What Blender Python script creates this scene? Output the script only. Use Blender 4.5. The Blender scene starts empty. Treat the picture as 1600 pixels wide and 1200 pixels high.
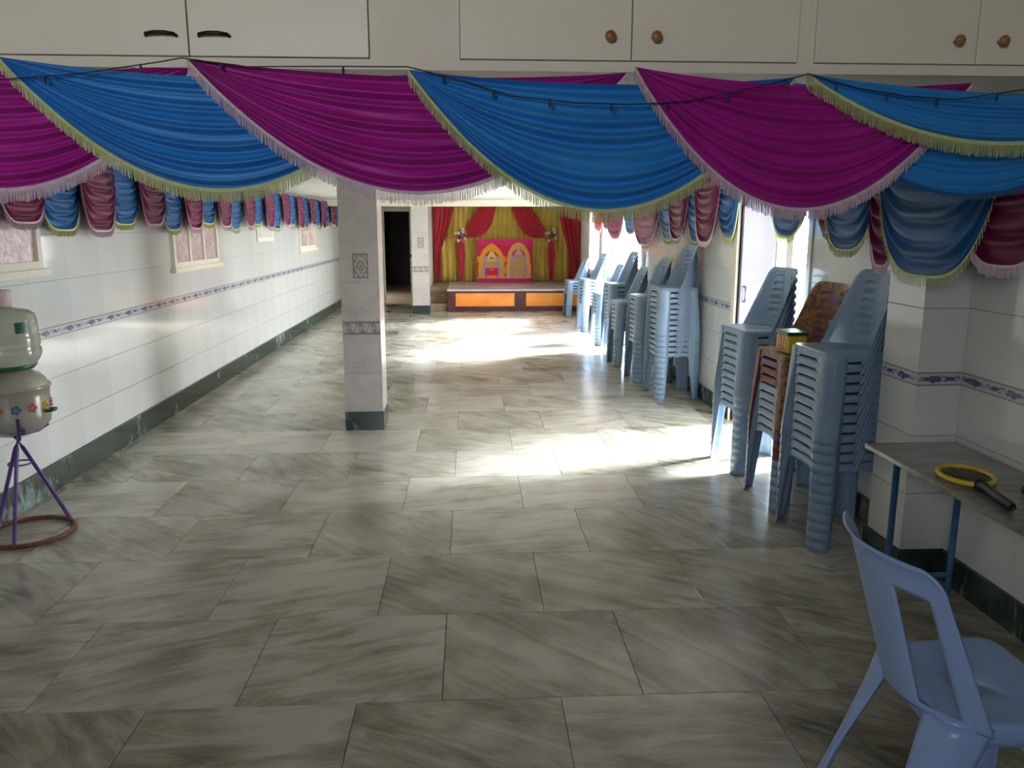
import bpy, bmesh, math, random
from mathutils import Vector, Matrix
random.seed(7)
PI = math.pi
COL = bpy.context.scene.collection
scene = bpy.context.scene

# ------------------------------------------------------------------ camera, sky, sun, exposure
FPX = 1240.0
cam = bpy.data.cameras.new('camera'); camo = bpy.data.objects.new('camera', cam); COL.objects.link(camo)
cam.sensor_fit = 'HORIZONTAL'; cam.sensor_width = 36.0; cam.lens = 36.0*FPX/1600.0
cam.clip_start = 0.05; cam.clip_end = 300
pitch = math.atan(247/FPX); yaw = math.atan(67/FPX*math.cos(pitch))
camo.location = (0, 0, 1.6); camo.rotation_euler = (PI/2-pitch, 0, -yaw)
scene.camera = camo

world = bpy.data.worlds.new('World'); scene.world = world; world.use_nodes = True
wn = world.node_tree.nodes; wl = world.node_tree.links
bg = wn['Background']; bg.inputs['Strength'].default_value = 26.0
tc = wn.new('ShaderNodeTexCoord'); sx = wn.new('ShaderNodeSeparateXYZ'); wr = wn.new('ShaderNodeValToRGB')
wl.new(tc.outputs['Generated'], sx.inputs[0]); wl.new(sx.outputs['Z'], wr.inputs[0]); wl.new(wr.outputs[0], bg.inputs['Color'])
wr.color_ramp.elements[0].position = 0.0; wr.color_ramp.elements[0].color = (.90, .93, 1.0, 1)
wr.color_ramp.elements[1].position = 0.8; wr.color_ramp.elements[1].color = (.70, .80, 1.0, 1)

sun = bpy.data.lights.new('sun', 'SUN'); sun.energy = 80; sun.angle = math.radians(18); sun.color = (.86, .92, 1)
suno = bpy.data.objects.new('sun', sun); COL.objects.link(suno)
suno.rotation_euler = Vector((-1, -.30, -.62)).to_track_quat('-Z', 'Y').to_euler()

def portal(loc, nrm, w, h):
    l = bpy.data.lights.new('portal', 'AREA'); l.shape = 'RECTANGLE'; l.size = w; l.size_y = h
    l.cycles.is_portal = True
    o = bpy.data.objects.new('portal', l); COL.objects.link(o); o.location = loc
    o.rotation_euler = Vector(nrm).to_track_quat('-Z', 'Y').to_euler()
# daylight enters through the side door, the three far windows and the opening behind the camera
portal((2.53, 5.7, 1.0), (-1, 0, 0), 1.35, 1.95)
portal((2.53, 11.04, .97), (-1, 0, 0), 1.93, 1.9)
portal((2.53, 12.6, 1.38), (-1, 0, 0), .98, 1.1)
portal((2.53, 13.9, 1.38), (-1, 0, 0), 1.1, 1.1)
portal((-1.2, -2.1, 2.26), (0, 1, 0), 1.2, .68)

vs = scene.view_settings
vs.view_transform = 'Standard'; vs.look = 'None'; vs.gamma = 1; vs.use_curve_mapping = False
vs.exposure = 0.0
scene.cycles.max_bounces = 8; scene.cycles.diffuse_bounces = 5; scene.cycles.glossy_bounces = 3
scene.cycles.sample_clamp_indirect = 6.0
scene.cycles.use_denoising = True

# ------------------------------------------------------------------ helpers
class MB:
    def __init__(s): s.v = []; s.f = []; s.c = []
    def box(s, x0, x1, y0, y1, z0, z1):
        n = len(s.v)
        s.v += [(x, y, z) for z in (z0, z1) for y in (y0, y1) for x in (x0, x1)]
        s.f += [tuple(n+i for i in q) for q in ((0,2,3,1),(4,5,7,6),(0,1,5,4),(1,3,7,5),(3,2,6,7),(2,0,4,6))]
        return s
    def grid(s, fn, nu, nv, skip=None, wrap=False):
        n = len(s.v); cu = nu if wrap else nu+1
        for j in range(nv+1):
            for i in range(cu): s.v.append(tuple(fn(i/nu, j/nv)))
        for j in range(nv):
            for i in range(nu):
                if skip and skip((i+.5)/nu, (j+.5)/nv): continue
                a = n+j*cu+i; b = n+j*cu+(i+1) % cu
                s.f.append((a, b, b+cu, a+cu))
        return s
    def tube(s, pts, r, n=8, closed=False):
        pts = [Vector(p) for p in pts]; m = len(pts); base = len(s.v)
        up = Vector((0, 0, 1))
        for i, p in enumerate(pts):
            if closed: d = pts[(i+1) % m]-pts[i-1]
            else: d = pts[min(i+1, m-1)]-pts[max(i-1, 0)]
            d.normalize()
            a = d.cross(up)
            if a.length < .05: a = d.cross(Vector((1, 0, 0)))
            a.normalize(); b = d.cross(a)
            rr = r[i] if isinstance(r, (list, tuple)) else r
            for k in range(n):
                t = 2*PI*k/n; s.v.append(tuple(p+a*math.cos(t)*rr+b*math.sin(t)*rr))
        for i in range(m if closed else m-1):
            j = (i+1) % m
            for k in range(n):
                l = (k+1) % n
                s.f.append((base+i*n+k, base+i*n+l, base+j*n+l, base+j*n+k))
        if not closed:
            s.f.append(tuple(base+k for k in range(n))); s.f.append(tuple(base+(m-1)*n+k for k in reversed(range(n))))
        return s
    def lathe(s, prof, c=(0, 0, 0), n=32):
        base = len(s.v); m = len(prof)
        for (r, z) in prof:
            for k in range(n):
                t = 2*PI*k/n; s.v.append((c[0]+r*math.cos(t), c[1]+r*math.sin(t), c[2]+z))
        for i in range(m-1):
            for k in range(n):
                l = (k+1) % n
                s.f.append((base+i*n+k, base+i*n+l, base+(i+1)*n+l, base+(i+1)*n+k))
        return s
    def ball(s, c, r, n=8, m=5, sq=1.0):
        return s.lathe([(max(1e-4, r*math.sin(PI*i/m)), -r*sq*math.cos(PI*i/m)) for i in range(m+1)], c, n)
    def xf(s, M):
        s.v = [tuple(M @ Vector(p)) for p in s.v]; return s
    def mesh(s, name, mat, smooth=False, thick=0, colors=None, bevel=0):
        me = bpy.data.meshes.new(name); me.from_pydata(s.v, [], s.f)
        if thick or bevel:
            bm = bmesh.new(); bm.from_mesh(me)
            if bevel:
                bmesh.ops.bevel(bm, geom=bm.edges[:], offset=bevel, segments=2, affect='EDGES', profile=.5)
            if thick:
                bmesh.ops.recalc_face_normals(bm, faces=bm.faces)
                bmesh.ops.solidify(bm, geom=bm.faces[:], thickness=thick)
            bm.to_mesh(me); bm.free()
        if colors:
            ca = me.color_attributes.new(name='Col', type='FLOAT_COLOR', domain='CORNER')
            for p in me.polygons:
                col = colors[p.index]
                for li in p.loop_indices: ca.data[li].color = (col[0], col[1], col[2], 1)
        me.materials.append(mat)
        if smooth: me.shade_smooth()
        me.update()
        return me
    def build(s, name, mat, parent=None, **k):
        return obj(name, s.mesh(name, mat, **k), parent)

def obj(name, me, parent=None, loc=None):
    o = bpy.data.objects.new(name, me); COL.objects.link(o)
    if parent: o.parent = parent
    if loc: o.location = loc
    return o
def empty(name, loc=(0, 0, 0), rz=0):
    o = bpy.data.objects.new(name, None); COL.objects.link(o); o.location = loc; o.rotation_euler = (0, 0, rz)
    o.empty_display_size = .1
    return o
def tag(o, label, cat, group=None):
    o['label'] = label; o['category'] = cat
    if group: o['group'] = group
    return o
def struct(o): o['kind'] = 'structure'; return o
def copy_tree(o, parent=None):
    c = o.copy(); COL.objects.link(c); c.parent = parent
    for ch in o.children: copy_tree(ch, c)
    return c

def mat(name, col, rough=.5, metal=0, spec=.5, noise=None, bump=None, trans=0, coat=0, sheen=0, alpha=1, sss=0):
    m = bpy.data.materials.new(name); m.use_nodes = True; N = m.node_tree.nodes; L = m.node_tree.links
    b = N['Principled BSDF']; b.inputs['Base Color'].default_value = (*col, 1)
    b.inputs['Roughness'].default_value = rough; b.inputs['Metallic'].default_value = metal
    b.inputs['Specular IOR Level'].default_value = spec
    b.inputs['Transmission Weight'].default_value = trans; b.inputs['Coat Weight'].default_value = coat
    b.inputs['Sheen Weight'].default_value = sheen; b.inputs['Alpha'].default_value = alpha
    if noise:   # (scale, second colour, detail)
        t = N.new('ShaderNodeTexCoord'); n = N.new('ShaderNodeTexNoise'); r = N.new('ShaderNodeValToRGB')
        n.inputs['Scale'].default_value = noise[0]; n.inputs['Detail'].default_value = noise[2] if len(noise) > 2 else 4
        L.new(t.outputs['Object'], n.inputs['Vector']); L.new(n.outputs['Fac'], r.inputs[0]); L.new(r.outputs[0], b.inputs['Base Color'])
        r.color_ramp.elements[0].position = .35; r.color_ramp.elements[0].color = (*col, 1)
        r.color_ramp.elements[1].position = .65; r.color_ramp.elements[1].color = (*noise[1], 1)
    if bump:    # (scale, strength)
        t = N.new('ShaderNodeTexCoord'); n = N.new('ShaderNodeTexNoise'); bp = N.new('ShaderNodeBump')
        n.inputs['Scale'].default_value = bump[0]; bp.inputs['Strength'].default_value = bump[1]; bp.inputs['Distance'].default_value = .01
        L.new(t.outputs['Object'], n.inputs['Vector']); L.new(n.outputs['Fac'], bp.inputs['Height']); L.new(bp.outputs[0], b.inputs['Normal'])
    return m

def mat_stone(name, dark, mid, light, stretch=(1.2, 9, 4), rough=.25, rnd=True, angles=(.45, -.45), pos=(.3, .5, .7)):
    """marble with drawn-out veins; each slab turns and shifts the veins by its own random number"""
    m = bpy.data.materials.new(name); m.use_nodes = True; N = m.node_tree.nodes; L = m.node_tree.links
    b = N['Principled BSDF']; b.inputs['Roughness'].default_value = rough
    t = N.new('ShaderNodeTexCoord'); oi = N.new('ShaderNodeObjectInfo')
    off = N.new('ShaderNodeVectorMath'); off.operation = 'MULTIPLY_ADD'
    cmb = N.new('ShaderNodeCombineXYZ')
    for i in range(3): L.new(oi.outputs['Random'], cmb.inputs[i])
    L.new(cmb.outputs[0], off.inputs[0]); off.inputs[1].default_value = (37, 53, 71); L.new(t.outputs['Object'], off.inputs[2])
    vr = N.new('ShaderNodeVectorRotate'); vr.rotation_type = 'Z_AXIS'
    mr = N.new('ShaderNodeMath'); mr.operation = 'MULTIPLY'; mr.inputs[1].default_value = 6.0
    fr = N.new('ShaderNodeMath'); fr.operation = 'FRACT'; L.new(oi.outputs['Random'], mr.inputs[0]); L.new(mr.outputs[0], fr.inputs[0])
    gt = N.new('ShaderNodeMath'); gt.operation = 'GREATER_THAN'; gt.inputs[1].default_value = .5; L.new(fr.outputs[0], gt.inputs[0])
    ma = N.new('ShaderNodeMath'); ma.operation = 'MULTIPLY_ADD'; L.new(gt.outputs[0], ma.inputs[0])
    ma.inputs[1].default_value = angles[1]-angles[0]; ma.inputs[2].default_value = angles[0]
    ad = N.new('ShaderNodeMath'); ad.operation = 'MULTIPLY_ADD'; L.new(oi.outputs['Random'], ad.inputs[0]); ad.inputs[1].default_value = .6; L.new(ma.outputs[0], ad.inputs[2])
    L.new(t.outputs['Object'], vr.inputs['Vector']); L.new(ad.outputs[0], vr.inputs['Angle'])
    sc = N.new('ShaderNodeVectorMath'); sc.operation = 'MULTIPLY'; sc.inputs[1].default_value = stretch
    a2 = N.new('ShaderNodeVectorMath'); a2.operation = 'MULTIPLY_ADD'; L.new(cmb.outputs[0], a2.inputs[0]); a2.inputs[1].default_value = (37, 53, 71)
    L.new(vr.outputs[0], sc.inputs[0]); L.new(sc.outputs[0], a2.inputs[2])
    n1 = N.new('ShaderNodeTexNoise'); n1.inputs['Scale'].default_value = 1.3; n1.inputs['Detail'].default_value = 7; n1.inputs['Roughness'].default_value = .72
    n1.inputs['Distortion'].default_value = .7
    L.new(a2.outputs[0], n1.inputs['Vector'])
    n2 = N.new('ShaderNodeTexNoise'); n2.inputs['Scale'].default_value = 2.6; n2.inputs['Detail'].default_value = 5
    L.new(off.outputs[0], n2.inputs['Vector'])
    mx = N.new('ShaderNodeMix'); mx.inputs['Factor'].default_value = .42
    L.new(n1.outputs['Fac'], mx.inputs[2]); L.new(n2.outputs['Fac'], mx.inputs[3])
    # slab-wide shade
    sh = N.new('ShaderNodeMath'); sh.operation = 'MULTIPLY_ADD'; L.new(fr.outputs[0], sh.inputs[0]); sh.inputs[1].default_value = .10; sh.inputs[2].default_value = -.05
    sm = N.new('ShaderNodeMath'); sm.operation = 'ADD'; L.new(mx.outputs[0], sm.inputs[0]); L.new(sh.outputs[0], sm.inputs[1])
    r = N.new('ShaderNodeValToRGB'); L.new(sm.outputs[0], r.inputs[0]); L.new(r.outputs[0], b.inputs['Base Color'])
    r.color_ramp.elements[0].position = pos[0]; r.color_ramp.elements[0].color = (*dark, 1)
    r.color_ramp.elements[1].position = pos[2]; r.color_ramp.elements[1].color = (*light, 1)
    e = r.color_ramp.elements.new(pos[1]); e.color = (*mid, 1)
    bp = N.new('ShaderNodeBump'); bp.inputs['Strength'].default_value = .12; bp.inputs['Distance'].default_value = .004
    L.new(n2.outputs['Fac'], bp.inputs['Height']); L.new(bp.outputs[0], b.inputs['Normal'])
    return m

def mat_vc(name, rough=.4):
    m = bpy.data.materials.new(name); m.use_nodes = True; N = m.node_tree.nodes; L = m.node_tree.links
    a = N.new('ShaderNodeVertexColor'); a.layer_name = 'Col'; b = N['Principled BSDF']
    b.inputs['Roughness'].default_value = rough; L.new(a.outputs[0], b.inputs['Base Color']); return m

def mat_cloth(name, col, col2, rough=.6, sheen=.06):
    m = mat(name, col, rough=rough, sheen=sheen, spec=.3)
    N = m.node_tree.nodes; L = m.node_tree.links; b = N['Principled BSDF']
    t = N.new('ShaderNodeTexCoord'); n = N.new('ShaderNodeTexNoise'); n.inputs['Scale'].default_value = 3; n.inputs['Detail'].default_value = 3
    r = N.new('ShaderNodeValToRGB'); L.new(t.outputs['Object'], n.inputs['Vector']); L.new(n.outputs['Fac'], r.inputs[0]); L.new(r.outputs[0], b.inputs['Base Color'])
    r.color_ramp.elements[0].position = .35; r.color_ramp.elements[0].color = (*col, 1)
    r.color_ramp.elements[1].position = .65; r.color_ramp.elements[1].color = (*col2, 1)
    wv = N.new('ShaderNodeTexNoise'); wv.inputs['Scale'].default_value = 420; bp = N.new('ShaderNodeBump'); bp.inputs['Strength'].default_value = .15; bp.inputs['Distance'].default_value = .001
    L.new(t.outputs['Object'], wv.inputs['Vector']); L.new(wv.outputs['Fac'], bp.inputs['Height']); L.new(bp.outputs[0], b.inputs['Normal'])
    return m

M = {}
M['floor'] = mat_stone('floor_marble', (.125, .115, .075), (.35, .325, .25), (.55, .52, .45), stretch=(1.6, 8, 5), rough=.20, pos=(.33, .46, .58))
M['joint'] = mat('floor_joint', (.16, .15, .12), .8)
M['tile'] = mat('white_wall_tile', (.70, .71, .66), .06, noise=(1.3, (.74, .75, .71)), bump=(2.0, .04))
M['nearwall'] = mat('dull_ochre_wall', (.30, .24, .16), .8, noise=(1.4, (.34, .28, .20)))
M['grout'] = mat('tile_grout', (.34, .34, .31), .8)
M['green'] = mat_stone('green_marble', (.010, .022, .016), (.022, .045, .035), (.30, .40, .36), stretch=(3, 9, 5), rough=.15, angles=(.8, -.5), pos=(.3, .56, .68))
M['pillar'] = mat_stone('pillar_tile', (.42, .38, .35), (.52, .48, .45), (.60, .57, .53), stretch=(6, 6, 9), rough=.22, angles=(.3, -.3), pos=(.28, .45, .65))
M['cream'] = mat('cream_paint', (.80, .75, .59), .55, noise=(2.2, (.84, .79, .64)))
M['creamdoor'] = mat('cream_door_paint', (.84, .79, .64), .38, noise=(1.6, (.88, .83, .68)), bump=(30, .04))
M['ceil'] = mat('ceiling_paint', (.58, .57, .50), .8, noise=(1.2, (.64, .62, .55)))
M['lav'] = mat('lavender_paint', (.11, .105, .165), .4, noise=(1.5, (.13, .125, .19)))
M['reveal'] = mat('pinkish_reveal_paint', (.50, .44, .40), .6, noise=(1.5, (.55, .49, .45)))
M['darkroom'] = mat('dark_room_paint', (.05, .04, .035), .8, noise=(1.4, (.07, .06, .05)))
M['blackwood'] = mat('black_wood', (.012, .010, .010), .5, noise=(4, (.03, .022, .02)))
M['pinkglass'] = mat('pink_frosted_glass', (.50, .33, .32), .25, noise=(22, (.68, .56, .54), 2), bump=(40, .4))
M['chair'] = mat('blue_grey_plastic', (.225, .325, .445), .28, noise=(5, (.25, .355, .48)))
M['chair2'] = mat('sky_blue_plastic', (.31, .46, .76), .32, noise=(6, (.33, .48, .80)))
M['brownchair'] = mat('brown_woven_plastic', (.10, .035, .015), .35, noise=(38, (.30, .13, .035), 2), bump=(60, .6))
M['redchair'] = mat('dark_red_plastic', (.10, .012, .010), .35, noise=(30, (.20, .05, .02), 2))
M['purple'] = mat('purple_plastic', (.10, .03, .12), .35, noise=(12, (.14, .05, .16)))
M['blue_steel'] = mat('blue_painted_steel', (.025, .10, .22), .4, noise=(20, (.035, .13, .28)))
M['slab'] = mat_stone('table_stone', (.09, .09, .08), (.20, .19, .17), (.34, .33, .30), rough=.12, pos=(.3, .5, .7))
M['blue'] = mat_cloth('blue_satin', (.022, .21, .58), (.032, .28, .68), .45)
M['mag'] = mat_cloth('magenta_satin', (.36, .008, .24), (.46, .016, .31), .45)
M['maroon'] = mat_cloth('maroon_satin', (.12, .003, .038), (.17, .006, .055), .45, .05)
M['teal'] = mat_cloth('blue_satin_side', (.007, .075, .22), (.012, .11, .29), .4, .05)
M['ygfringe'] = mat('yellow_green_fringe', (.50, .56, .20), .8, noise=(60, (.62, .66, .32)))
M['pkfringe'] = mat('pale_pink_fringe', (.60, .45, .52), .8, noise=(60, (.72, .58, .62)))
M['wire'] = mat('dark_wire', (.012, .014, .02), .5)
M['bulb'] = mat('small_bulb', (.02, .05, .08), .2)
M['knob'] = mat('wooden_knob', (.30, .13, .04), .35, noise=(40, (.40, .19, .07)))
M['iron'] = mat('dark_iron', (.03, .025, .022), .4, metal=.7)
M['gold'] = mat_cloth('gold_curtain', (.62, .44, .06), (.74, .54, .10), .42, .4)
M['red'] = mat_cloth('red_curtain', (.42, .006, .022), (.50, .010, .03), .45, .4)
M['darkwood'] = mat('dark_maroon_wood', (.06, .015, .014), .3, noise=(6, (.10, .028, .022)))
M['orange'] = mat('orange_laminate', (.85, .22, .02), .35, noise=(2, (.92, .36, .06)))
M['stagetop'] = mat_stone('stage_marble', (.38, .34, .36), (.50, .46, .49), (.62, .60, .63), rough=.2)
M['stepwood'] = mat('brown_step', (.24, .17, .10), .5, noise=(7, (.30, .22, .13)))
M['white'] = mat('white_petals', (.75, .72, .60), .6, noise=(40, (.85, .82, .72)))
M['pink'] = mat('pink_petals', (.65, .06, .12), .6, noise=(40, (.75, .15, .2)))
M['leaf'] = mat('leaf_green', (.05, .12, .03), .5, noise=(40, (.08, .2, .05)))
M['purplerod'] = mat('purple_painted_rod', (.10, .045, .22), .4, noise=(30, (.14, .06, .28)))
M['rust'] = mat('rusty_ring', (.14, .045, .02), .6, noise=(35, (.25, .10, .05)), bump=(80, .5))
M['bottle'] = mat('clear_bottle_plastic', (.60, .62, .50), .12, trans=.5, noise=(3, (.66, .68, .57)))
M['pot'] = mat('pale_steel_pot', (.44, .42, .34), .25, metal=.35, noise=(8, (.52, .50, .43)))
M['dgreen'] = mat('dark_green_plastic', (.01, .09, .035), .35, noise=(20, (.02, .12, .05)))
M['pinkcap'] = mat('pale_pink_cap', (.66, .50, .46), .4, noise=(20, (.7, .56, .5)))
M['yellow'] = mat('yellow_plastic', (.70, .50, .02), .35, noise=(20, (.76, .56, .04)))
M['black'] = mat('black_plastic', (.012, .012, .014), .4, noise=(20, (.02, .02, .022)))
M['redp'] = mat('red_plastic', (.45, .03, .03), .35, noise=(20, (.5, .06, .05)))
M['ground'] = mat('outdoor_concrete', (.40, .38, .34), .9, noise=(2, (.48, .46, .42)))
M['print'] = mat_vc('flat_print', .8)
M['glaze'] = mat_vc('printed_glaze', .12)

# ------------------------------------------------------------------ room shell
XL, XR, ZC = -2.571, 2.165, 2.06       # tile faces of the side walls, hall ceiling
TB = .008
fl = struct(MB().box(-3.0, 2.6, -2.2, 24.6, -.12, -.012).build('floor', M['joint']))
SW, SL = .70, .62
gx = [XL-.05+SW*i for i in range(8)]
me = MB().box(-SW/2+.0012, SW/2-.0012, -SL/2+.0012, SL/2-.0012, -.012, 0).mesh('stone_slab', M['floor'], bevel=.0008)
y = 3.092-SL*8
r = 0
while y < 16.5:
    off = (r % 2)*.22-.3 + (.02 if r % 3 else -.05)
    for i in range(8):
        x = -2.75+off*0+SW*i+(.19 if r % 2 else -.10)
        if x+SW/2 < XL-.3 or x-SW/2 > 2.45 or y > 24: continue
        o = obj('stone_slab', me, fl, (x, y+SL/2, 0))
    y += SL; r += 1
MB().box(-2.9, -.85, y, 24.5, -.012, 0).build('passage_paving', M['stepwood'], fl)

def tile_wall(parent, axis, plane, rects, rows, band, sign, step=.45, start=0.0, bandmat=None, tmat=None):
    """tiles as separate slabs. axis 'x': wall at x=plane, runs along y; axis 'y': wall at y=plane, runs along x.
    sign = direction in which the tile face points"""
    cache = {}
    for (a0, a1, z0, z1) in rects:
        for ri, (r0, r1) in enumerate(rows):
            q0, q1 = max(z0, r0), min(z1, r1)
            if q1-q0 < .02: continue
            isb = abs(r0-band[0]) < 1e-4
            st = .30 if isb else step
            k = math.floor((a0-start)/st)
            while start+k*st < a1-1e-6:
                b0, b1 = max(a0, start+k*st), min(a1, start+(k+1)*st); k += 1
                if b1-b0 < .012: continue
                w = round(b1-b0, 4); h = round(q1-q0, 4); key = (w, h, isb)
                if key not in cache:
                    g = .0016
                    if isb:
                        cache[key] = border_mesh(w-2*g, h, axis, sign)
                    else:
                        mb = MB()
                        gv = .0005
                        if axis == 'x': mb.box(0, sign*TB, -w/2+gv, w/2-gv, -h/2+g, h/2-g)
                        else: mb.box(-w/2+gv, w/2-gv, 0, sign*TB, -h/2+g, h/2-g)
                        cache[key] = mb.mesh('wall_tile', tmat or M['tile'])
                c = ((b0+b1)/2, (q0+q1)/2)
                p = plane-sign*TB
                loc = (p, c[0], c[1]) if axis == 'x' else (c[0], p, c[1])
                obj('border_tile' if isb else 'wall_tile', cache[key], parent, loc)

def border_mesh(w, h, axis, sign):
    """pale tile printed with a violet flower spray between two thin lines"""
    nu, nv = 40, 12; mb = MB(); cols = []
    rnd = random.Random(3)
    blobs = [(.30, .50, .10, 1), (.42, .62, .075, 1), (.36, .34, .07, 1), (.48, .40, .06, 1), (.74, .52, .08, 1), (.80, .40, .05, 1), (.60, .66, .05, 2), (.18, .56, .06, 2), (.10, .40, .05, 2), (.90, .60, .06, 2), (.64, .36, .04, 2)]
    def color(u, v):
        if v < .07 or v > .93: return (.30, .30, .33)
        for (bu, bv, br, k) in blobs:
            d = math.hypot((u-bu)*w/h*.33*3/2.4, (v-bv))
            if d < br*2.1: return (.13, .12, .22) if k == 1 else (.25, .29, .29)
        if abs(v-(.5+.13*math.sin(u*12.5))) < .06: return (.33, .37, .38)
        return (.58, .58, .60)
    if axis == 'x': fn = lambda u, v: (sign*TB*1.15, (u-.5)*w, (v-.5)*h)
    else: fn = lambda u, v: ((u-.5)*w, sign*TB*1.15, (v-.5)*h)
    mb.grid(fn, nu, nv)
    for j in range(nv):
        for i in range(nu): cols.append(color((i+.5)/nu, (j+.5)/nv))
    if axis == 'x': mb.box(0, sign*TB, -w/2, w/2, -h/2, h/2)
    else: mb.box(-w/2, w/2, 0, sign*TB, -h/2, h/2)
    cols += [(.58, .58, .60)]*6
    return mb.mesh('border_tile', M['glaze'], colors=cols)

# left wall
wlft = struct(MB().box(XL-.3, XL-TB, -2.2, 16.7, -.1, 3.1).build('wall_left', M['grout']))
rowsL = [(.167, .41), (.41, .68), (.68, .93), (.93, .99), (.99, 1.27), (1.27, 1.55), (1.55, 1.83), (1.83, 2.06)]
tile_wall(wlft, 'x', XL, [(.8, 16.6, .167, 2.06)], rowsL, (.93, .99), 1, start=.31)
MB().box(XL-TB, XL, -2.1, .8, .167, 3.05).box(XL-TB, XL, .8, 3.0, 2.062, 3.05).build('plaster', M['nearwall'], wlft)
bl = struct(empty('baseboard_left'))
yy = -2.1
while yy < 16.6:
    y1 = min(yy+.9, 16.6)
    MB().box(XL, XL+.016, yy+.001, y1-.001, 0, .165).build('marble_strip', M['green'], bl); yy += .9

# right wall with its openings: side door (5.03-6.38), windows (10.08-12.0), (12.1-13.05), (13.37-14.44)
wrt = struct(empty('wall_right'))
DZ, SILL, WZ = 1.95, .84, 1.93
mb = MB(); X0, X1 = XR+TB, 2.53
OP = [(5.03, 6.38, 0, DZ), (10.08, 12.0, .02, WZ), (12.1, 13.05, SILL, WZ), (13.37, 14.44, SILL, WZ)]
cur = -2.2
for (a, b, z0, z1) in OP:
    mb.box(X0, X1, cur, a, -.1, 3.1)
    if z0 > 0: mb.box(X0, X1, a, b, -.1, z0)
    mb.box(X0, X1, a, b, z1, 3.1)
    cur = b
mb.box(X0, X1, cur, 15.55, -.1, 3.1).box(2.40, X1+.1, 15.55, 17.8, -.1, 3.1)
mb.build('masonry', M['reveal'], wrt)
rowsR = [(.14, .411), (.411, .68), (.68, .91), (.91, .967), (.967, 1.25), (1.25, 1.54), (1.54, 1.83), (1.83, 2.06)]
rects = [(.8, 3.33, .14, ZC), (3.63, 5.03, .14, ZC), (5.03, 6.38, DZ, ZC), (6.38, 10.08, .14, ZC), (10.08, 14.44, WZ, ZC), (12.0, 12.1, .14, WZ),
         (12.1, 13.05, .14, SILL), (13.05, 13.37, .14, WZ), (13.37, 14.44, .14, SILL), (14.44, 15.55, .14, ZC)]
tile_wall(wrt, 'x', XR, rects, rowsR, (.91, .967), -1, start=.18)
MB().box(XR, X0, -2.1, .8, .14, 3.05).box(XR, X0, .8, 3.0, 2.062, 3.05).build('plaster', M['nearwall'], wrt)
br = struct(empty('baseboard_right'))
for (a, b) in ((-2.1, 3.33), (3.63, 5.03), (6.38, 10.08), (12.0, 15.1)):
    yy = a
    while yy < b-.01:
        y1 = min(yy+.9, b); MB().box(XR-.016, XR, yy+.001, y1-.001, 0, .138).build('marble_strip', M['green'], br); yy += .9
# projecting pier beside the table
pier = struct(empty('trim_1'))
PX, PY0, PY1 = 1.96, 3.33, 3.63
MB().box(PX+TB, XR+.02, PY0+TB, PY1-TB, 0, ZC).build('masonry', M['grout'], pier)
tile_wall(pier, 'x', PX, [(PY0, PY1, .14, ZC)], rowsR, (.91, .967), -1, start=PY0)
tile_wall(pier, 'y', PY0, [(PX, XR, .14, ZC)], rowsR, (.91, .967), -1, start=PX)
tile_wall(pier, 'y', PY1, [(PX, XR, .14, ZC)], rowsR, (.91, .967), 1, start=PX)
MB().box(PX-.014, XR, PY0-.014, PY1+.014, 0, .138).build('base_block', M['green'], pier)

# far walls: partition with doorway left, curtain wall behind the stage
wf = struct(empty('wall_back'))
MB().box(-2.6, -1.76, 16.6, 16.75, 0, ZC).box(-1.2, -.86, 16.6, 16.75, 0, ZC).box(-1.76, -1.2, 16.6, 16.75, 1.90, ZC).build('partition', M['cream'], wf)
MB().box(-.86, -.78, 15.1, 17.6, 0, ZC).build('return_wall', M['cream'], wf)
MB().box(-.86, 2.45, 17.45, 17.6, 0, ZC).build('stage_wall', M['cream'], wf)
pas = struct(empty('wall_passage'))
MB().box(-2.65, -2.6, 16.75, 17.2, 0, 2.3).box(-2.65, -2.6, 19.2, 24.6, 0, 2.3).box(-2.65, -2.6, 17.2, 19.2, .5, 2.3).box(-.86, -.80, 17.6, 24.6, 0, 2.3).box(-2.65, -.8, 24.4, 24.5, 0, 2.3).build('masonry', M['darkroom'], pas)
d1 = struct(empty('door_2'))
MB().box(-1.80, -1.745, 16.56, 16.78, 0, 1.93).box(-1.215, -1.16, 16.56, 16.78, 0, 1.93).box(-1.745, -1.215, 16.56, 16.78, 1.89, 1.95).build('door_frame', M['cream'], d1)
MB().ball((-1.19, 16.54, 1.0), .028, 10, 6).tube([(-1.19, 16.56, 1.0), (-1.19, 16.50, 1.0)], .012).build('door_handle', M['iron'], d1, smooth=True)
d3 = struct(empty('door_3'))
MB().box(-2.3, -.9, 23.5, 23.55, 0, 2.0).build('door_leaf', M['blackwood'], d3)
mb = MB()
for i in range(2):
    for j in range(3): mb.box(-2.2+i*.65, -1.68+i*.65, 23.47, 23.5, .12+j*.62, .64+j*.62)
mb.build('door_panel', M['blackwood'], d3)

# ceilings
struct(MB().box(-3.0, 2.6, 2.93, 24.6, ZC, 2.3).build('ceiling', M['ceil']))
struct(MB().box(-3.0, 2.6, -2.2, 3.2, 3.02, 3.2).build('ceiling', M['nearwall']))
struct(MB().box(XL, XR, 14.72, 15.02, 1.95, ZC).build('trim_2', M['cream']))
# wall behind the camera with a wide opening
wb = MB().box(-3, -1.8, -2.3, -2.1, -.1, 3.1).box(-.6, 2.6, -2.3, -2.1, -.1, 3.1).box(-1.8, -.6, -2.3, -2.1, -.1, 1.92).box(-1.8, -.6, -2.3, -2.1, 2.6, 3.1)
struct(wb.build('wall_front', M['nearwall']))
struct(MB().box(2.53, 40, -15, 40, -.3, -.06).box(-30, 2.53, -30, -2.3, -.3, -.06).build('trim_3', M['ground']))

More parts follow.
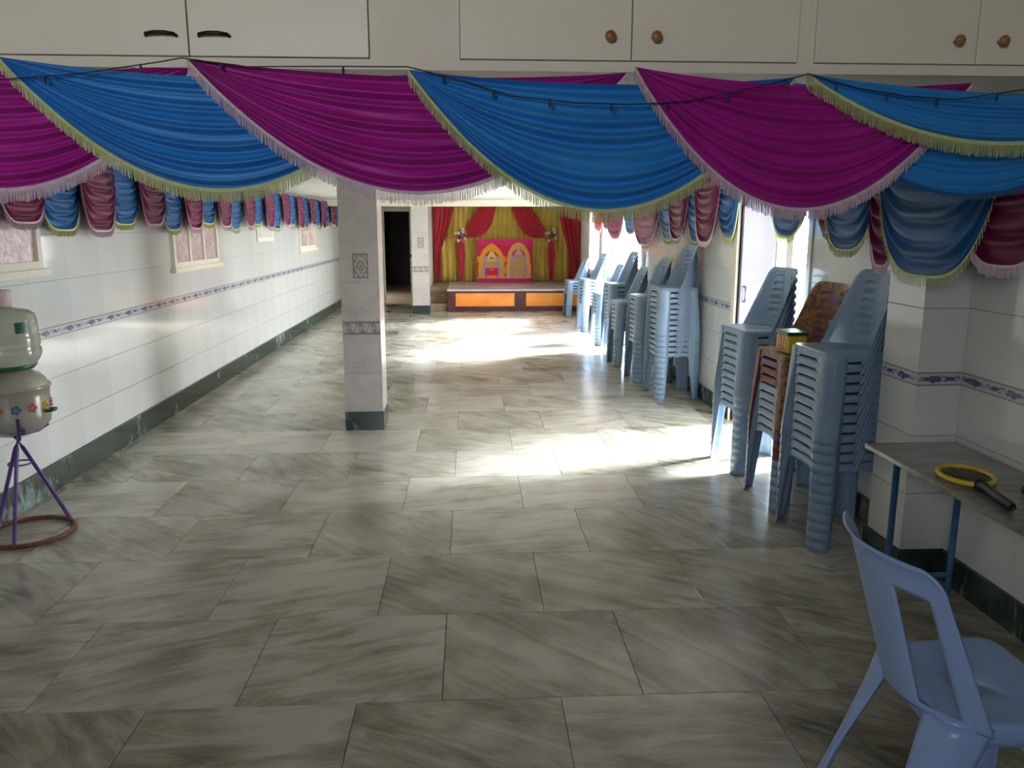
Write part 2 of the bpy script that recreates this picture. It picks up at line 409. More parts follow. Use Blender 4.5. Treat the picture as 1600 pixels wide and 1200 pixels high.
struct(MB().box(2.53, 4.35, 4.6, 7.3, 2.15, 2.25).build('added_sun_canopy', M['cream']))  # unseen canopy added outside to keep most sun out of the side door
# side door: frame on the outer face, one narrow leaf half folded
d = struct(empty('door_1'))
MB().box(2.46, 2.53, 6.32, 6.38, 0, DZ).box(2.46, 2.53, 5.03, 5.09, 0, DZ).box(2.46, 2.53, 5.09, 6.32, 1.90, DZ).build('door_frame', M['cream'], d)
MB().box(2.48, 2.53, 6.05, 6.18, 0, 1.90).build('door_stile', M['cream'], d)
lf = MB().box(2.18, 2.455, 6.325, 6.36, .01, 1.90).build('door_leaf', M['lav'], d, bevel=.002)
MB().tube([(2.21, 6.325, 1.0), (2.21, 6.29, 1.0), (2.21, 6.29, 1.12), (2.21, 6.325, 1.12)], .006, 8).build('door_handle', M['iron'], lf, smooth=True)
# plain edge trim round the opening on the hall side
t = struct(MB().box(XR-.012, XR+.02, 6.38, 6.46, 0, DZ+.05).box(XR-.012, XR+.02, 4.97, 5.03, 0, DZ+.05).box(XR-.012, XR+.02, 5.03, 6.38, DZ, DZ+.06).build('trim_4', M['cream']))
for wi, (a, b, z0, z1) in enumerate(OP[1:]):
    w = struct(empty('window_%d' % (wi+1)))
    MB().box(2.46, 2.52, a, a+.04, z0, z1).box(2.46, 2.52, b-.04, b, z0, z1).box(2.46, 2.52, a+.04, b-.04, z0, z0+.04).box(2.46, 2.52, a+.04, b-.04, z1-.04, z1).build('window_frame', M['cream'], w)
    MB().box(XR-.02, 2.46, a-.0, b, z0, z0+.018).build('window_sill', M['cream'], w)
    if b-a > 1.5: MB().box(2.47, 2.51, (a+b)/2-.02, (a+b)/2+.02, z0+.04, z1-.04).build('mullion', M['cream'], w)

# left wall windows with patterned pink glass
def left_window(n, y0, y1, z0, z1, panes, sill=True):
    w = struct(empty('window_%d' % n))
    t = .045; x = XL
    mb = MB().box(x, x+.03, y0, y0+t, z0, z1).box(x, x+.03, y1-t, y1, z0, z1).box(x, x+.03, y0+t, y1-t, z0, z0+t).box(x, x+.03, y0+t, y1-t, z1-t, z1)
    step = (y1-y0-2*t)/panes
    for i in range(1, panes): mb.box(x, x+.026, y0+t+i*step-.02, y0+t+i*step+.02, z0+t, z1-t)
    mb.build('window_frame', M['cream'], w)
    for i in range(panes):
        a = y0+t+i*step+(.02 if i else 0); b = y0+t+(i+1)*step-(.02 if i < panes-1 else 0)
        MB().box(x, x+.010, a, b, z0+t, z1-t).build('pane', M['pinkglass'], w)
    if sill: MB().box(x, x+.05, y0-.05, y1+.05, z0-.04, z0).build('window_sill', M['cream'], w)
left_window(4, 7.08, 8.32, 1.24, 1.85, 3)
left_window(5, 12.3, 13.5, 1.25, 1.85, 2)
left_window(6, 3.95, 4.93, 1.35, 1.85, 2)
pl = empty('wall_plaque'); tag(pl, 'small cream square plate on the left wall between the two pink windows', 'plaque')
MB().box(XL, XL+.02, 9.9, 10.7, 1.41, 1.75).build('plate', M['cream'], pl)
MB().box(XL+.02, XL+.026, 9.96, 10.64, 1.46, 1.70).build('inner_panel', M['ceil'], pl)

# ------------------------------------------------------------------ pillars
def motif_mesh(w, h, nu, nv, fn, off):
    mb = MB().grid(lambda u, v: ((u-.5)*w, off, (v-.5)*h), nu, nv)
    return mb.mesh('motif', M['glaze'], colors=[fn((i+.5)/nu, (j+.5)/nv) for j in range(nv) for i in range(nu)])
LG, DG = (.50, .46, .43), (.27, .23, .22)
def key(u, v):
    if u < .08 or u > .92 or v < .05 or v > .95: return DG
    a = math.hypot((u-.5), (v-.5)*1.3)
    if abs(a-.22) < .05 or a < .07: return DG
    if abs(abs(u-.5)+abs(v-.5)*.9-.52) < .04: return DG
    if abs(math.sin(u*9)*math.cos(v*14)) > .86: return DG
    return LG
def leafy(u, v):
    if v < .12 or v > .88: return DG
    k = (u*3) % 1
    a = math.hypot((k-.5)*1.6, (v-.5))
    if abs(a-.28) < .07: return DG
    if abs((v-.5)-.35*math.sin(u*3*2*PI)) < .09: return DG
    return LG
def pillar(x0, x1, y0, y1, label, zb=.15):
    p = empty('pillar', ((x0+x1)/2, (y0+y1)/2, 0)); tag(p, label, 'pillar', None)
    w = (x1-x0)/2; dd = (y1-y0)/2
    MB().box(-w+.01, w-.01, -dd+.01, dd-.01, 0, ZC).build('core', M['grout'], p)
    MB().box(-w-.006, w+.006, -dd-.006, dd+.006, 0, zb).build('base_block', M['green'], p)
    zs = [zb, .46, .77, .87, 1.18, 1.49, 1.80, ZC]
    for i in range(len(zs)-1):
        a, b = zs[i]+.001, zs[i+1]-.001
        MB().box(-w, w, -dd, -dd+.01, a, b).build('facing_tile', M['pillar'], p)
        MB().box(-w, w, dd-.01, dd, a, b).build('facing_tile', M['pillar'], p)
        MB().box(w-.01, w, -dd+.01, dd-.01, a, b).build('facing_tile', M['pillar'], p)
        MB().box(-w, -w+.01, -dd+.01, dd-.01, a, b).build('facing_tile', M['pillar'], p)
    o = obj('motif', motif_mesh(2*w-.004, .098, 60, 14, leafy, -.003), p, (0, -dd, .82))
    o = obj('motif', motif_mesh(.115, .19, 24, 36, key, -.003), p, (.01, -dd, 1.30))
    return p
pillar(-.992, -.698, 6.20, 6.52, 'near square pillar faced in grey marble tile with green base block')
pillar(-1.055, -.745, 14.80, 15.10, 'far pale tiled pillar beside the stage with green base')

# ------------------------------------------------------------------ stage with curtain
st = empty('stage', (0, 15.1, 0)); tag(st, 'low stage with marble top and dark wood front holding orange panels', 'stage')
MB().box(-.41, XR-.01, .03, 2.33, 0, .39).box(XR-.01, 2.39, .46, 2.33, 0, .39).build('body', M['darkwood'], st)
MB().box(-.43, XR-.01, -.02, 2.34, .39, .42).box(XR-.01, 2.395, .46, 2.34, .39, .42).build('top', M['stagetop'], st)
MB().box(-.42, -.27, 0, .03, 0, .39).box(.85, 1.07, 0, .03, 0, .39).box(2.1, XR-.012, 0, .03, 0, .39).box(-.27, .85, 0, .03, 0, .10).box(1.07, 2.1, 0, .03, 0, .10).box(-.27, .85, 0, .03, .35, .39).box(1.07, 2.1, 0, .03, .35, .39).build('front_frame', M['darkwood'], st)
MB().box(-.27, .85, .012, .03, .10, .35).build('front_panel', M['orange'], st)
MB().box(1.07, 2.1, .012, .03, .10, .35).build('front_panel', M['orange'], st)
sp = empty('stage_step', (-.6, 15.4, 0)); tag(sp, 'brown steps between the far pillar and the stage end', 'steps')
MB().box(-.17, .17, -.2, .1, 0, .14).build('tread', M['stepwood'], sp)
MB().box(-.17, .17, .1, .4, 0, .28).build('tread', M['stepwood'], sp)
MB().box(-.17, .17, .4, 2.0, 0, .41).build('landing', M['stepwood'], sp)

def drape(name, mat_, label, cat, left, right, ybase, pleats, amp, n=(60, 30), parent=None, group=None, ph=0):
    """cloth between two edge polylines [(z,x)...] from top to bottom"""
    def at(pl, t):
        z = pl[0][0]+(pl[-1][0]-pl[0][0])*t
        k = t*(len(pl)-1); i = min(int(k), len(pl)-2); f = k-i
        return (pl[i][1]*(1-f)+pl[i+1][1]*f, pl[i][0]*(1-f)+pl[i+1][0]*f)
    def fn(u, v):
        a = at(left, v); b = at(right, v)
        x = a[0]*(1-u)+b[0]*u; z = a[1]*(1-u)+b[1]*u
        return (x, ybase+amp*math.sin(u*pleats*2*PI+ph+.5*math.sin(v*3))+amp*.3*math.sin(u*pleats*4.6*PI+v*4), z)
    o = MB().grid(fn, n[0], n[1]).build(name, mat_, parent, smooth=True, thick=.003)
    if label: tag(o, label, cat, group)
    return o
CT = 2.05
drape('curtain', M['gold'], 'pleated gold backdrop curtain hanging behind the stage', 'curtain', [(CT, -.77), (.425, -.77)], [(CT, 2.38), (.425, 2.38)], 17.35, 26, .028, (420, 10))
drape('curtain', M['red'], 'red side drape tapering down the left end of the gold backdrop', 'curtain', [(CT, -.76), (.43, -.76)], [(CT, -.30), (1.6, -.42), (1.1, -.60), (.43, -.62)], 17.26, 4, .018, (60, 20))
drape('curtain', M['red'], 'dark red side drape hanging at the right end of the gold backdrop', 'curtain', [(CT, 1.90), (1.6, 1.97), (1.1, 2.13), (.43, 2.16)], [(CT, 2.39), (.43, 2.39)], 17.26, 4, .018, (60, 20))
for sgn, cx, word in ((-1, -.18, 'left'), (1, 1.75, 'right')):
    # swept sash from the top centre to the flower bunch, then a tail
    tx = .42 if sgn < 0 else 1.06
    def sash(u, v, sgn=sgn, cx=cx, tx=tx):
        # u along sash, v across
        top = (tx-sgn*.0, CT); end = (cx-sgn*.1, 1.40)
        wx = .24*(1-u)+.05*u
        cxp = top[0]+(end[0]-top[0])*(u**1.15); cz = top[1]+(end[1]-top[1])*u-.13*math.sin(PI*u)
        ang = math.atan2(end[1]-top[1], end[0]-top[0])+.9*(u-.5)*sgn
        nx, nz = -math.sin(ang), math.cos(ang)
        w = (.15*(1-u)+.11*math.sin(PI*u)+.045*u)
        return (cxp+nx*w*(v-.5)*2, 17.2+.014*math.sin(v*5*2*PI), cz+nz*w*(v-.5)*2)
    s_ = MB().grid(sash, 24, 40).build('sash', M['red'], None, smooth=True, thick=.003)
    tag(s_, 'red sash swept from the curtain centre to the %s flower bunch' % word, 'curtain')
    drape('sash_tail', M['red'], None, None, [(1.38, cx-.05), (1.0, cx-.08), (.45, cx-.03)] , [(1.38, cx+.05), (1.0, cx+.09), (.45, cx+.06)], 0, 2, .008, (16, 14), parent=None).location = (0, 17.2, 0)
    tl = [o for o in COL.objects if o.name.startswith('sash_tail')][-1]; tl.parent = s_
    fb = empty('flower_bunch', (cx, 17.12, 1.40)); tag(fb, 'bunch of cream and pink artificial flowers pinned on the %s sash' % word, 'flowers')
    MB().ball((0, .02, 0), .075, 12, 8).build('leaves', M['leaf'], fb, smooth=True)
    rr = random.Random(5+sgn)
    for i in range(13):
        a = i*2.4; q = .035+.11*math.sqrt(i/13)
        mm = MB(); c = (q*math.cos(a), -.03+rr.uniform(-.02, .02), q*math.sin(a)*1.05)
        for k in range(5):
            b = k*2*PI/5; mm.ball((c[0]+.018*math.cos(b), c[1], c[2]+.018*math.sin(b)), .017, 6, 4)
        mm.ball((c[0], c[1]-.012, c[2]), .012, 6, 4)
        mm.build('flower', M['white'] if i % 2 else M['pink'], fb, smooth=True)

# banner with two shrine arches
PW, PH = 1.19, .90
def banner(u, v):   # u right, v up
    R_, OR, GO, WH, DK, PK, GR = (.62, .012, .07), (.85, .33, .02), (.60, .36, .10), (.62, .48, .58), (.12, .05, .05), (.70, .02, .16), (.35, .36, .20)
    base = PK if v > .86 or v < .07 else R_
    if v < .07: base = (.60, .02, .12)
    # arches: (centre, inner half width, outer half width, top, thickness colour)
    for (cx, iw, ow, h, c, pointed) in ((.265, .155, .225, .84, OR, 1), (.745, .145, .21, .88, (.80, .36, .08), 0)):
        du = abs(u-cx)
        top_o = h*1.0; sp_ = .45
        def inside(w, t):
            if v < .10: return False
            if v < sp_: return du < w*(1+.14*math.sin((v-.1)*9)*.6)
            k = (v-sp_)/(t-sp_)
            if k >= 1: return False
            ww = w*math.sqrt(max(0, 1-k**2)) if not pointed else w*(1-k**2.2)**.75*1.0
            return du < ww+.0
        if inside(iw, h-.10):
            # enthroned figure, ornate and generic
            fv = (v-.10)/(h-.22); du_ = du; du = du/1.3
            if pointed:
                if .78 < fv < 1.0 and du < .055*(1-(fv-.78)/.25)+.01: return (.80, .62, .18)
                if .60 < fv <= .78 and du < .062:
                    if abs(fv-.70) < .02 and .015 < du < .03: return DK
                    if fv > .72 and du < .012: return DK
                    return (.62, .52, .25)
                if .40 < fv <= .60 and du < .085: return (.72, .34, .06) if (int(u*90)+int(v*70)) % 3 else GR
                if fv <= .40 and du < .075:
                    if abs(fv-.30) < .012 and du < .03: return (.85, .8, .8)
                    if abs(fv-.38) < .02 and (int(u*88) % 2 == 0): return (.8, .7, .7)
                    return (.75, .02, .07) if fv > .08 else (.85, .33, .02)
            else:
                if .84 < fv < 1.02 and du < .05*(1-(fv-.84)/.2)+.012: return (.60, .38, .28)
                if .68 < fv <= .84 and du < .05:
                    if abs(fv-.76) < .02 and .012 < du < .03: return (.15, .1, .3)
                    return (.55, .36, .25)
                if fv <= .68 and du < .09:
                    if (int(u*88)*3+int(v*66)*5) % 7 == 0: return (.75, .6, .45)
                    if (int(u*88)+int(v*66)*2) % 5 == 0: return (.35, .25, .2)
                    return (.62, .30, .07)
            du = du_
            if du > iw-.045 or (fv > .55 and du > .04):
                if fv < .8: return WH if (int(u*88)+int(v*66)) % 2 else (.30, .18, .38)
            return R_
        if inside(ow, h+ (.06 if pointed else .04)):
            return c if (int(u*66)*3+int(v*50)*2) % 5 else (c[0]*.9, min(1, c[1]*1.5), c[2]*2)
        if pointed and .46 < v < .60 and du < ow+.03: return c
    if .08 < v < .12: return (.6, .25, .4)
    return base
nu, nv = 132, 99
bn = MB().grid(lambda u, v: ((u-.5)*PW, -.006, v*PH), nu, nv)
cols = [banner((i+.5)/nu, (j+.5)/nv) for j in range(nv) for i in range(nu)]
bt = empty('banner', (.752, 17.08, .425)); tag(bt, 'pink and red printed banner with two golden shrine arches at the back of stage', 'banner')
bn.build('print_face', M['print'], bt, colors=cols)
MB().box(-PW/2, PW/2, -.004, .004, 0, PH).build('backing', M['red'], bt)

# ------------------------------------------------------------------ loft cabinets above the swags
LY = 2.40
def pxX(px): # world x on the loft front for a picture column, measured once
    return {0: -1.30, 300: -.772, 578: -.275, 640: -.165, 718: -.022, 985: .469, 1258: .983, 1520: 1.485}[px]
def loft(x0, x1, doors, label, pull, post=None):
    c = empty('loft_cabinet', ((x0+x1)/2, LY, 2.035)); tag(c, label, 'cabinet', None)
    cx = (x0+x1)/2
    MB().box(x0-cx, x1-cx, .02, .53, 0, .985).build('body', M['cream'], c)
    # face frame
    mb = MB().box(x0-cx, x1-cx, 0, .02, 0, .028).box(x0-cx, x1-cx, 0, .02, .9, .985)
    xs = [x0]+[q for dd in doors for q in dd]+[x1]
    for i in range(0, len(xs), 2):
        if xs[i+1]-xs[i] > .004: mb.box(xs[i]-cx, xs[i+1]-cx, 0, .02, .028, .9)
    mb.build('face_frame', M['cream'], c)
    for k, (a, b) in enumerate(doors):
        dr = MB().box(a-cx+.002, b-cx-.002, -.012, .018, .030, .90).build('door', M['creamdoor'], c, bevel=.0015)
        e = (b-cx if k == 0 else a-cx); s = -1 if k == 0 else 1
        if pull == 'knob':
            dx = e+s*.066
            MB().lathe([(.0001, -.034), (.010, -.034), (.015, -.028), (.0155, -.022), (.010, -.016), (.007, -.012), (.007, 0), (.0001, 0)], (0, 0, 0), 16).xf(Matrix.Translation((dx, -.012, .09)) @ Matrix.Rotation(-PI/2, 4, 'X')).build('knob', M['knob'], dr, smooth=True)
        else:
            dx = e+s*.072
            MB().tube([(dx-.042, -.014, .080), (dx-.038, -.026, .0835), (dx-.015, -.032, .0855), (dx+.015, -.032, .0855), (dx+.038, -.026, .0835), (dx+.042, -.014, .080)], [.004, .005, .0055, .0055, .005, .004], 8).build('handle', M['iron'], dr, smooth=True)
loft(-2.56, -1.38, [(-2.5, -1.95), (-1.95, -1.42)], 'cream loft cabinet at the far left with plain doors', 'handle')
loft(-1.38, -.24, [(-1.31, -.772), (-.772, -.275)], 'cream loft cabinet with two dark curved bar handles, above left swags', 'handle')
loft(-.24, .985, [(-.022, .469), (.469, .955)], 'cream loft cabinet with two round wooden knobs above the middle swags', 'knob')
loft(.985, 2.16, [(1.005, 1.485), (1.485, 1.97)], 'cream loft cabinet with two round wooden knobs at the upper right', 'knob')

# ------------------------------------------------------------------ swags
def swag_mesh(P0, P1, drop, mat_, folds=9, amp=.012, nu=44, nv=56, n=2.0, m=1.0, tilt=.02, nrm=(0, -1, 0), skew=0, sag=.03, seed=0, vt=0.0):
    P0 = Vector(P0); P1 = Vector(P1); nrm = Vector(nrm); rr = random.Random(seed)
    ph = rr.uniform(0, 6); f2 = rr.uniform(.8, 1.2)
    def fn(u, v):
        p = P0.lerp(P1, u)
        uu = u**(1+skew)
        pr = max(0, 1-abs(2*uu-1)**n)**(1/m)
        dn = (sag*pr)*(1-v)+drop*pr*v
        a = amp*(pr**.6)
        fold = a*math.sin(v*folds*2*PI+ph+.8*math.sin(2.2*u+ph))+.45*a*math.sin(v*folds*f2*3.1*PI+1.3*ph+2*u)
        out = tilt*(1-2*u)+.35*drop*.12*math.sin(PI*min(1, v*1.0))*pr
        return p+nrm*(out+fold)+Vector((0, 0, -dn))
    return fn, nu, nv
def make_swag(name, label, cat, group, P0, P1, drop, mat_, fmat, flen=.03, strands=150, sw=.0016, **k):
    fn, nu, nv = swag_mesh(P0, P1, drop, mat_, **k)
    root = MB().grid(fn, nu, nv).build(name, mat_, None, smooth=True)
    tag(root, label, cat, group)
    nrm = Vector(k.get('nrm', (0, -1, 0)))
    mb = MB()
    # woven heading band then hanging threads
    def band(u, v):
        p = Vector(fn(u, 1)); return p+nrm*.004+Vector((0, 0, .004-.011*v))
    mb.grid(band, 60, 1)
    d = (Vector(P1)-Vector(P0)).normalized()
    rr = random.Random(int(abs(P0[0]*100+P0[1]*37)))
    for i in range(strands):
        u = (i+.5)/strands; p = Vector(fn(u, 1))+nrm*.004+Vector((0, 0, -.006))
        L_ = flen*rr.uniform(.85, 1.12); sh = rr.uniform(-.002, .002)
        q = p+Vector((0, 0, -L_))+d*sh+nrm*rr.uniform(-.001, .002)
        b = len(mb.v)
        for (pt, w) in ((p, sw), (q, sw*.8)):
            for k2 in range(3):
                a = k2*2*PI/3
                mb.v.append(tuple(pt+d*math.cos(a)*w+nrm*math.sin(a)*w))
        for k2 in range(3):
            l = (k2+1) % 3; mb.f.append((b+k2, b+l, b+3+l, b+3+k2))
    f = mb.build('fringe', fmat, root); f['kind'] = 'stuff'
    return root
FY = 2.375
def fz(y): return 2.04
front = [ # px-left x, px-right x, z-left, z-right, drop, colour, label
    (-1.86, -.765, 2.045, 2.045, .345, 'mag', 'magenta swag with pale pink fringe, leftmost of the front row'),
    (-1.262, -.165, 2.047, 2.025, .335, 'blue', 'blue swag with yellow-green fringe at the left of the front row'),
    (-.762, .465, 2.044, 2.036, .345, 'mag', 'magenta swag with pale fringe hanging in front of the near pillar'),
    (-.165, .962, 2.022, 2.028, .380, 'blue', 'bright blue swag with yellow-green fringe at the centre of the front row'),
    (.467, 1.50, 2.038, 2.018, .378, 'mag', 'magenta swag with pale fringe right of the central blue one'),
]
for i, (xa, xb, za, zb, dr, c, lab) in enumerate(front):
    make_swag('swag', lab, 'drapery', None, (xa, FY, za), (xb, FY, zb), dr, M[c], M['ygfringe'] if c == 'blue' else M['pkfringe'], flen=.030, strands=330, folds=7, amp=.0125, nu=60, nv=100, tilt=.04, seed=i+1, skew=.0)
make_swag('swag', 'deep blue swag hanging lower behind the rightmost front swag', 'drapery', None, (.95, FY+.075, 2.02), (2.12, FY+.075, 2.0), .315, M['blue'], M['teal'], flen=.010, strands=330, folds=6, amp=.006, nu=60, nv=70, tilt=.004, seed=21)
make_swag('swag', 'shallow blue swag with yellow-green fringe, rightmost of the front row', 'drapery', None, (.962, FY-.012, 2.026), (2.14, FY-.012, 1.995), .170, M['blue'], M['ygfringe'], flen=.034, strands=330, folds=5, amp=.007, nu=60, nv=60, tilt=.022, seed=22)

ORD = ['nearest', 'second', 'third', 'fourth', 'fifth', 'sixth', 'seventh', 'eighth', 'ninth', 'tenth', 'eleventh', 'twelfth', 'thirteenth', 'fourteenth', 'fifteenth', 'sixteenth', 'seventeenth', 'eighteenth', 'nineteenth', 'twentieth', 'twenty-first', 'twenty-second', 'twenty-third', 'twenty-fourth', 'twenty-fifth', 'twenty-sixth', 'twenty-seventh', 'twenty-eighth']
# left wall row
yb = 3.05; i = 0; cnt = {'maroon': 0, 'teal': 0}
while yb < 15.8 and i < 27:
    c = 'maroon' if i % 2 else 'teal'; wd = .47
    far = yb > 8
    lab = '%s %s scallop from the camera in the left wall row' % (ORD[cnt[c]], 'maroon' if c == 'maroon' else 'blue')
    cnt[c] += 1
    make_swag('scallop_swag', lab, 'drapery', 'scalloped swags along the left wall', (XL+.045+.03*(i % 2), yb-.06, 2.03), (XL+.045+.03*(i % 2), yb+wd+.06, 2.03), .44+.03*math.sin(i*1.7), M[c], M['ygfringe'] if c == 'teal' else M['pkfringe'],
              flen=.035, strands=40 if far else 90, sw=.0022, folds=8, amp=.012, nu=16 if far else 30, nv=40 if far else 64, n=4.5, m=1.6, tilt=.016, nrm=(1, 0, 0), sag=.0, seed=40+i)
    yb += wd; i += 1
# right wall row: (near end, far end, x of the rope, bottom z, colour)
rt = [(2.50, 2.98, 1.90, 1.46, 'maroon'), (2.76, 3.52, 1.90, 1.40, 'teal'), (3.50, 3.68, 1.90, 1.42, 'maroon'), (4.05, 4.56, 2.12, 1.47, 'teal'), (4.52, 4.80, 2.12, 1.56, 'maroon'), (4.86, 5.40, 2.12, 1.53, 'teal'),
      (6.35, 6.72, 2.12, 1.50, 'teal'), (6.66, 7.22, 2.12, 1.46, 'maroon'), (7.12, 7.68, 2.12, 1.45, 'teal'), (7.62, 8.18, 2.12, 1.47, 'maroon'), (8.1, 8.82, 2.12, 1.45, 'teal'), (8.72, 10.05, 2.12, 1.38, 'maroon'),
      (10.0, 10.75, 2.10, 1.50, 'teal'), (10.7, 11.95, 2.10, 1.42, 'maroon'), (11.9, 12.55, 2.10, 1.56, 'teal'), (12.3, 12.9, 2.08, 1.52, 'red'), (12.8, 13.4, 2.10, 1.56, 'teal')]
cnt = {'maroon': 0, 'teal': 0, 'red': 0}
for i, (a, b, x, zb, c) in enumerate(rt):
    lab = '%s %s scallop from the camera in the right wall row' % (ORD[cnt[c]], {'maroon': 'maroon', 'teal': 'blue', 'red': 'red'}[c])
    if c == 'red': lab = 'single bright red scallop between two windows in the right wall row'
    cnt[c] += 1
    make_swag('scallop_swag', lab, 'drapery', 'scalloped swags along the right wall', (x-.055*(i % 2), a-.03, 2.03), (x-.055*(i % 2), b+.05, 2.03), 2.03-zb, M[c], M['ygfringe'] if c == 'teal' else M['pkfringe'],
              flen=.035, strands=70, sw=.0024, folds=8, amp=.013, nu=30, nv=64, n=3.2, m=1.4, tilt=.018*(-1), nrm=(-1, 0, 0), sag=.0, seed=80+i)

# fairy-light wire draped over the front swags
sl = empty('string_lights', (0, 0, 0)); tag(sl, 'dark wire of tiny unlit bulbs draped across the front swags', 'string lights')
wy = 2.318
wp = [(-1.75, 2.00), (-1.26, 1.985), (-1.05, 2.0), (-.77, 2.045), (-.6, 2.025), (-.165, 2.028), (.0, 1.99), (.12, 1.955), (.3, 1.937), (.47, 1.935), (.62, 1.945), (.80, 1.98), (.96, 2.02), (1.1, 1.985), (1.25, 1.962), (1.4, 1.955), (1.6, 1.985), (1.8, 1.965), (2.1, 1.955)]
P = []
for i in range(len(wp)-1):
    for k in range(5):
        t = k/5; a, b = wp[i], wp[i+1]; P.append((a[0]+(b[0]-a[0])*t, wy+.004*math.sin(i*2+k), a[1]+(b[1]-a[1])*t))
P.append((wp[-1][0], wy, wp[-1][1]))
MB().tube(P, .0018, 6).build('wire', M['wire'], sl, smooth=True)
bm_ = MB().ball((0, 0, -.012), .0042, 8, 6, 2.0).tube([(0, 0, 0), (0, 0, -.008)], .0032, 6).mesh('bulb', M['bulb'], smooth=True)
for i in range(3, len(P), 5): obj('bulb', bm_, sl, P[i])

# ------------------------------------------------------------------ plastic chairs
def outline(s, inset=0.0, hwf=.213, hwr=.190, dep=.365, r=.05):
    """rounded trapezoid seat outline, s in 0..1; starts mid front, runs to +x"""
    pts = outline.cache.get((hwf, hwr, dep, r))
    if pts is None:
        raw = []
        corners = [(hwf, 0), (hwr, dep), (-hwr, dep), (-hwf, 0)]
        for i, (cx, cy) in enumerate(corners):
            a0 = -PI/2+i*PI/2
            ox = cx-(r if cx > 0 else -r); oy = cy+(r if cy == 0 else -r)
            for k in range(9): a = a0+k*PI/16; raw.append((ox+r*math.cos(a), oy+r*math.sin(a)))
        raw = [(0, 0)]+raw+[(0, 0)]
        L_ = [0]
        for i in range(1, len(raw)): L_.append(L_[-1]+math.hypot(raw[i][0]-raw[i-1][0], raw[i][1]-raw[i-1][1]))
        pts = (raw, L_); outline.cache[(hwf, hwr, dep, r)] = pts
    raw, L_ = pts; t = (s % 1.0)*L_[-1]
    for i in range(1, len(raw)):
        if t <= L_[i]+1e-9:
            f = (t-L_[i-1])/max(1e-9, L_[i]-L_[i-1]); x = raw[i-1][0]+(raw[i][0]-raw[i-1][0])*f; y = raw[i-1][1]+(raw[i][1]-raw[i-1][1])*f
            break
    return x, y
outline.cache = {}
def out_n(s, **k):
    x0, y0 = outline(s-.004, **k); x1, y1 = outline(s+.004, **k); dx, dy = x1-x0, y1-y0; l = math.hypot(dx, dy) or 1
    return dy/l, -dx/l
def chair_meshes(kind, cm):
    CY = -.20
    res = {}
    # seat with skirt
    mb = MB(); NS = 72
    rings = [(.02, .438), (.45, .4375), (.80, .440), (.93, .4445), (.98, .443), (1.0, .437), (1.0, .430)]
    cy = .2
    def seat(u, v):
        k = v*(len(rings)+1)
        i = int(round(k))
        x, y = outline(u)
        if i < len(rings):
            sc, z = rings[i]; return (x*sc, cy+(y-cy)*sc+CY, z)
        nx, ny = out_n(u)
        m_ = min(abs((u % .25)-.125)*8, 1)   # 1 at corners/mid
        zb = .394 if kind == 'stack' else .385
        if i == len(rings): return (x+nx*.001, y+ny*.001+CY, .418)
        # lower edge arches a little between the legs
        c = 0
        for q in (0, .25, .5, .75, 1.0):
            c = max(c, min(1, max(0, (.068-abs(u-q))/.012)))
        return (x+nx*.0042, y+ny*.0042+CY, zb+(.014 if kind == 'stack' else .006)*c)
    mb.grid(seat, NS, len(rings)+1, wrap=True)
    res['seat'] = mb.mesh('seat', cm, smooth=True, thick=.0028)
    # legs hug the four rounded corners
    raw, L_ = outline.cache[(.213, .190, .365, .05)]
    T = L_[-1]
    cs = [L_[1+9*i+4]/T for i in range(4)]
    for i, c in enumerate(cs):
        front = i in (0, 3); sx_ = 1 if i in (0, 1) else -1
        def leg(u, v, c=c, front=front, sx_=sx_):
            w = (.078-.040*v) if front else (.075-.035*v)
            if kind == 'single' and not front: w = .095-.055*min(1, v*1.6)
            s = c+(u-.5)*2*w/T
            x, y = outline(s); nx, ny = out_n(s)
            z = .432*(1-v)
            off = .0035+.030*v
            # pull toward the corner so the foot stays narrow
            px, py = x+nx*off, y+ny*off
            if kind == 'single' and not front: py += .13*v**1.2
            elif not front: py += .012*v
            return (px, py+CY, z)
        g = MB().grid(leg, 12, 14)
        # foot rim
        res['leg%d' % i] = g.mesh('leg', cm, smooth=True, thick=.003)
    # back
    if kind == 'stack':
        def back(u, v):
            s = 2*u-1
            w = .2185-.033*v+(.003 if abs(s) > .955 else 0)
            d0 = .355-.205*abs(s)**3; d1 = .375-.040*s*s
            top = .395-.05*max(0, abs(s)-.80)**1.5*5
            ang = .10*(v-.5)
            y = d0+(d1-d0)*v**.85+.010*(1 if abs(s) < .24 else 0)*math.sin(PI*min(1, v*1.1))
            if .28 < abs(s) < .64 and .20 < v < .92: y -= .009*((((v-.22)/.68*6) % 1) if .22 < v < .90 else 0)
            if v > .96: y += .006
            z = .437+top*v-(.040*(1-v)**3 if abs(s) > .9 else 0)
            return (s*w, y+CY, z)
        def skip(u, v):
            s = abs(2*u-1)
            if .30 < s < .62 and .22 < v < .90:
                k = ((v-.22)/.68*6) % 1
                return .32 < k < .60
            return False
        res['backrest'] = MB().grid(back, 26, 40, skip).mesh('backrest', cm, smooth=True, thick=.003)
    else:
        def back(u, v):
            s = 2*u-1
            w = .214+.002*v
            d0 = .395-.125*abs(s)**2.2; d1 = .515-.075*s*s
            y = d0+(d1-d0)*v
            if v > .93: y += .012*(v-.93)/.07
            top = .415-.05*max(0, abs(s)-.86)**1.5*6
            return (s*w, y+CY, .425+top*v)
        def skip(u, v):
            s = abs(2*u-1)
            return .42 < s < .79 and .05 < v < .80
        res['backrest'] = MB().grid(back, 52, 40, skip).mesh('backrest', cm, smooth=True, thick=.006)
    return res
CHM = {k: chair_meshes('stack', M[k]) for k in ('chair', 'brownchair', 'redchair', 'purple')}
protos = {}
